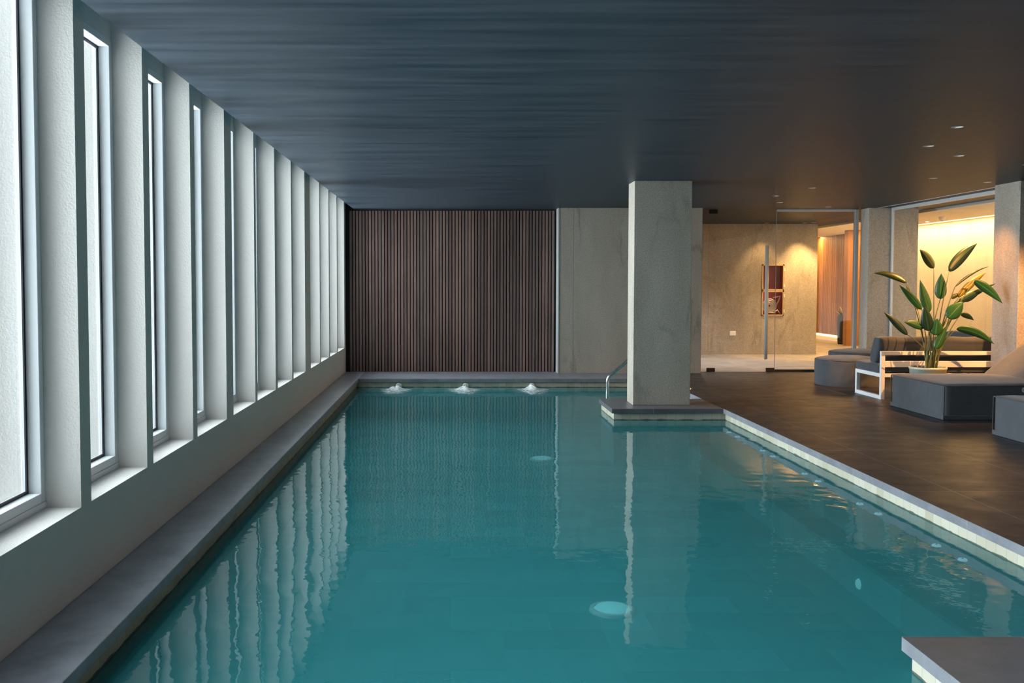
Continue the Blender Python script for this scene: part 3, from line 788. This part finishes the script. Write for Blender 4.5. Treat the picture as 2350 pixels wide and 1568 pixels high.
def daybed(loc, label):
    t = thing('daybed', label, 'daybed', loc, 'charcoal daybeds on the deck')
    LX, LY, H = 1.70, 1.17, .37
    bm = B(); soft(bm, 0, LX, 0, LY, .0, H, .022, .022, 3, 18, wr=.004)
    obj('mattress', bm, M['fabric'], t)
    bm = B()
    def wedge(w, u):
        s = max(0, min(1, (w.x - 1.02) / .45)); k = (w.z - (H - .02)) / .36
        w.z = (H - .02) + max(0, k) * .37 * s ** 0.9
        return w
    soft(bm, 1.02, LX - .01, .02, LY - .02, H - .02, H + .34, .03, .02, 9, 14, top=wedge, wr=.004)
    obj('backrest', bm, M['fabric'], t)
    bm = B()
    for a, b in (((-.008, -.008), (LX + .008, -.008)), ((LX + .008, -.008), (LX + .008, LY + .008)), ((LX + .008, LY + .008), (-.008, LY + .008)), ((-.008, LY + .008), (-.008, -.008))):
        x0, x1 = sorted((a[0], b[0])); y0, y1 = sorted((a[1], b[1]))
        box(bm, x0 - .004, x1 + .004, y0 - .004, y1 + .004, 0.002, .045)
    obj('hem', bm, M['fabric'], t, bevel=.003)
    bm = B()
    for x, y in ((-.006, -.006), (LX + .006, -.006), (-.006, LY + .006), (LX + .006, LY + .006)):
        tube(bm, [(x, y, .03), (x, y, H - .02)], .006, 6)
    tube(bm, [(-.004, -.004, H - .016), (LX + .004, -.004, H - .016), (LX + .004, LY + .004, H - .016), (-.004, LY + .004, H - .016), (-.004, -.004, H - .016)], .006, 6)
    obj('piping', bm, M['fabric_dark'], t)
    return t
bd = daybed((5.06, 9.79, 0), 'charcoal fabric daybed with raised back in front of the potted plant')
b2 = copy_tree(bd); b2.location = (5.04, 7.68, 0)
b2['label'] = 'charcoal fabric daybed cut off by the right frame edge, nearer the pool corner'
t = thing('cushion', 'dark grey cushion lying on the daybed cut by the right edge', 'cushion', (5.5, 8.5, .392))
bm = B(); soft(bm, -.25, .25, -.3, .3, 0, .06, .025, .02, 8, 10); obj('cover', bm, M['fabric_dark'], t)

def ottoman(loc, H, label, sd):
    t = thing('round_ottoman', label, 'ottoman', loc, 'round charcoal ottomans')
    R = .445
    bm = B()
    prof = [(R - .004, 0.0), (R, .02)] + [(R + .004 * math.sin(k / 8 * math.pi), .02 + (H - .05) * k / 8) for k in range(1, 9)] + [(R - .008, H - .012), (R - .03, H), (R - .12, H + .018), (R - .25, H + .028), (.08, H + .03), (0, H + .03)]
    lathe(bm, prof, 64)
    for v in bm.verts:
        k = noise.noise(v.co * 6 + Vector((sd, 0, 0))) * .008
        rr = math.hypot(v.co.x, v.co.y)
        if H - .06 < v.co.z < H + .012 and rr > .3: k += .004 * math.sin(math.atan2(v.co.y, v.co.x) * 46)
        if rr > .01 and v.co.z > .03: v.co += Vector((v.co.x / rr * k, v.co.y / rr * k, k * .5 if v.co.z > H - .02 else 0))
    obj('cushion_body', bm, M['fabric'], t)
    bm = B(); tube(bm, [((R - .004) * math.cos(a * math.pi / 24), (R - .004) * math.sin(a * math.pi / 24), H - .018) for a in range(49)], .006, 6, caps=False)
    obj('piping', bm, M['fabric_dark'], t)
    return t
ottoman((5.535, 13.3, 0), .365, 'round charcoal ottoman in front, beside the white sofa frame', 1)
ottoman((6.17, 14.42, 0), .385, 'round charcoal ottoman half hidden behind the nearer ottoman', 5)

# sofa: white tube frame, charcoal cushions, its back towards the viewer
t = thing('sofa', 'white metal framed sofa with charcoal cushions seen from behind', 'sofa', (5.19, 11.53, 0))
SW, SD, TB = 1.52, .74, .046
def side(x):
    return [(x, x + TB, 0, TB, 0, .583), (x, x + TB, SD - TB, SD, 0, .313), (x, x + TB, TB, SD - TB, 0, TB), (x, x + TB, TB, SD - TB, .313 - TB, .313)]
boxes('side_frame', side(0), M['white_metal'], t, bevel=.003)
boxes('side_frame', side(SW - TB), M['white_metal'], t, bevel=.003)
boxes('back_rail', [(TB, SW - TB, 0, TB, .537, .583)], M['white_metal'], t, bevel=.003)
boxes('back_rail', [(TB, SW - TB, .005, .03, .391, .465)], M['white_metal'], t, bevel=.003)
boxes('seat_frame', [(TB, SW - TB, 0, TB, .270, .313), (TB, SW - TB, SD - TB, SD, .267, .313)] + [(TB + .1 + k * .29, TB + .16 + k * .29, TB, SD - TB, .29, .312) for k in range(5)], M['white_metal'], t, bevel=.003)
for k in range(2):
    a, b = .005 + k * (SW / 2), SW / 2 + k * (SW / 2) - .005
    bm = B(); soft(bm, a, b, .06, SD + .02, .313, .425, .03, .012, k * 4 + 2, 12)
    obj('seat_cushion', bm, M['fabric'], t)
    bm = B()
    def lean(w, u):
        s = (w.z - .42) / .33
        w.y += -.12 * s
        w.y += (-.025 if u.y < 0 else .03) * (1 - (2 * s - 1) ** 2)
        w.z -= .02 * (1 - abs(u.x)) * (s > .8)
        return w
    soft(bm, a, b, .185, .345, .425, .755, .03, .015, k * 7 + 1, 14, top=lean, flat_bottom=False)
    obj('back_cushion', bm, M['fabric'], t)

# lounge chair beyond the side glass
t = thing('lounge_chair', 'grey chair back just visible behind the side glass beyond the sofa', 'chair', (7.0, 13.0, 0))
bm = B(); soft(bm, 0, .7, 0, .7, .14, .42, .04, .02, 2, 10); obj('seat', bm, M['fabric'], t)
bm = B(); soft(bm, 0.05, .22, 0, .7, .42, .72, .04, .02, 3, 10); obj('backrest', bm, M['fabric'], t)
for x, y in ((.06, .06), (.64, .06), (.06, .64), (.64, .64)):
    bm = B(); tube(bm, [(x, y, 0), (x, y, .15)], .02, 10); obj('leg', bm, M['dark_metal'], t)

# big plant
PXc, PYc = 5.60, 11.225
t = thing('potted_plant', 'tall large-leaved green plant in low round pot between sofa and daybed', 'plant', (PXc, PYc, 0))
bm = B(); lathe(bm, [(0, 0), (.165, 0), (.175, .02), (.197, .39), (.203, .40), (.203, .418), (.190, .42), (.188, .37), (0, .37)], 40)
obj('pot', bm, M['pot'], t)
bm = B(); lathe(bm, [(.187, .405), (.191, .4235), (.204, .4235), (.206, .412), (.204, .400)], 40); obj('pot_rim', bm, M['pot_rim'], t)
bm = B(); lathe(bm, [(.187, .372), (.10, .39), (0, .385)], 24); obj('soil', bm, M['soil'], t)
SC = 196.0
def pp(cx, cy, dy):
    Y = PYc + dy
    return Vector(((1850 + cx / 3.2 - 1035) * Y / F - PXc, dy, 1.4 - (540 + cy / 3.2 - 651) * Y / F))
LV = [  # base, tip, apparent width px, depth of base, depth of tip, sag px, material, roll
 ((932, 243), (825, 105), 62, .05, .0, -18, 'leaf_olive', .5), ((1045, 265), (1248, 60), 76, .0, .05, -30, 'leaf_dark', .3),
 ((735, 348), (490, 280), 46, -.05, .05, -38, 'leaf_olive', .6), ((848, 545), (680, 365), 52, -.1, -.12, -12, 'leaf_green', .2),
 ((905, 565), (832, 325), 66, -.02, .0, 14, 'leaf_green', .3), ((985, 468), (988, 280), 78, .05, .05, 8, 'leaf_green', .1),
 ((1090, 380), (1340, 230), 18, .08, .12, -40, 'leaf_dark', .1), ((1080, 515), (1390, 355), 50, .0, .08, -14, 'leaf_dark', .3),
 ((1115, 455), (1315, 275), 52, .1, .15, -20, 'leaf_yellow', .4), ((1230, 335), (1443, 503), 64, -.05, -.08, -24, 'leaf_green', .3),
 ((1045, 610), (1155, 490), 100, -.12, -.14, -6, 'leaf_green', .1), ((1140, 578), (1235, 625), 40, .06, .06, -10, 'leaf_dark', .3),
 ((1110, 688), (1390, 802), 62, -.05, -.1, -48, 'leaf_green', .3), ((905, 703), (868, 515), 80, -.12, -.13, 6, 'leaf_dark', .15),
 ((955, 735), (965, 610), 88, -.14, -.15, 4, 'leaf_green', .1), ((870, 682), (720, 638), 56, -.08, -.1, -14, 'leaf_green', .3),
 ((748, 732), (570, 565), 48, -.1, -.05, -12, 'leaf_dark', .3), ((960, 835), (1035, 665), 62, -.15, -.14, 4, 'leaf_green', .2),
 ((822, 552), (725, 362), 24, .02, .0, -14, 'leaf_yellow', .3), ((1062, 462), (1130, 432), 32, .12, .12, -4, 'leaf_olive', .2),
 ((1150, 482), (1292, 400), 66, .05, .08, -12, 'leaf_dark', .2)]
rnd = random.Random(11)
for i, (b, tp, wpx, d0, d1, sag, mt, roll) in enumerate(LV):
    P0, P2 = pp(*b, d0), pp(*tp, d1)
    mid = ((b[0] + tp[0]) / 2, (b[1] + tp[1]) / 2 + sag * 1.2)
    P1 = pp(*mid, (d0 + d1) / 2)
    d = (P2 - P0).normalized(); view = Vector((0.46, .888, 0)).normalized()
    sd = d.cross(view).normalized()
    sd = (Matrix.Rotation(roll, 3, d) @ sd)
    bm = B(); uv = bm.loops.layers.uv.new('UVMap')
    blade(bm, uv, [P0, P1, P2], wpx / 3.2 / SC / math.cos(roll), sd, 16, .22)
    lf = obj('leaf', bm, M[mt], t); s_ = lf.modifiers.new('thickness', 'SOLIDIFY'); s_.thickness = .0016
    # stalk
    bx = 885 + 85 * (i * .618 % 1)
    Q0 = pp(bx, 985, (rnd.random() - .5) * .12); Q0.z = .37
    if b[1] < 300: Q0 = pp(930 + rnd.random() * 30, 985, 0); Q0.z = .37
    Q1 = Q0.lerp(P0, .45) + Vector((0, 0, .10)); Q1.x = Q0.x + (P0.x - Q0.x) * .30
    pts = [Q0 * (1 - s) ** 2 + Q1 * 2 * s * (1 - s) + P0 * s * s for s in [k / 10 for k in range(11)]]
    bm = B(); tube(bm, pts, .006, 7, rr=[.0095 - .0055 * k / 10 for k in range(11)])
    obj('leaf_stalk', bm, M['stalk'], lf)
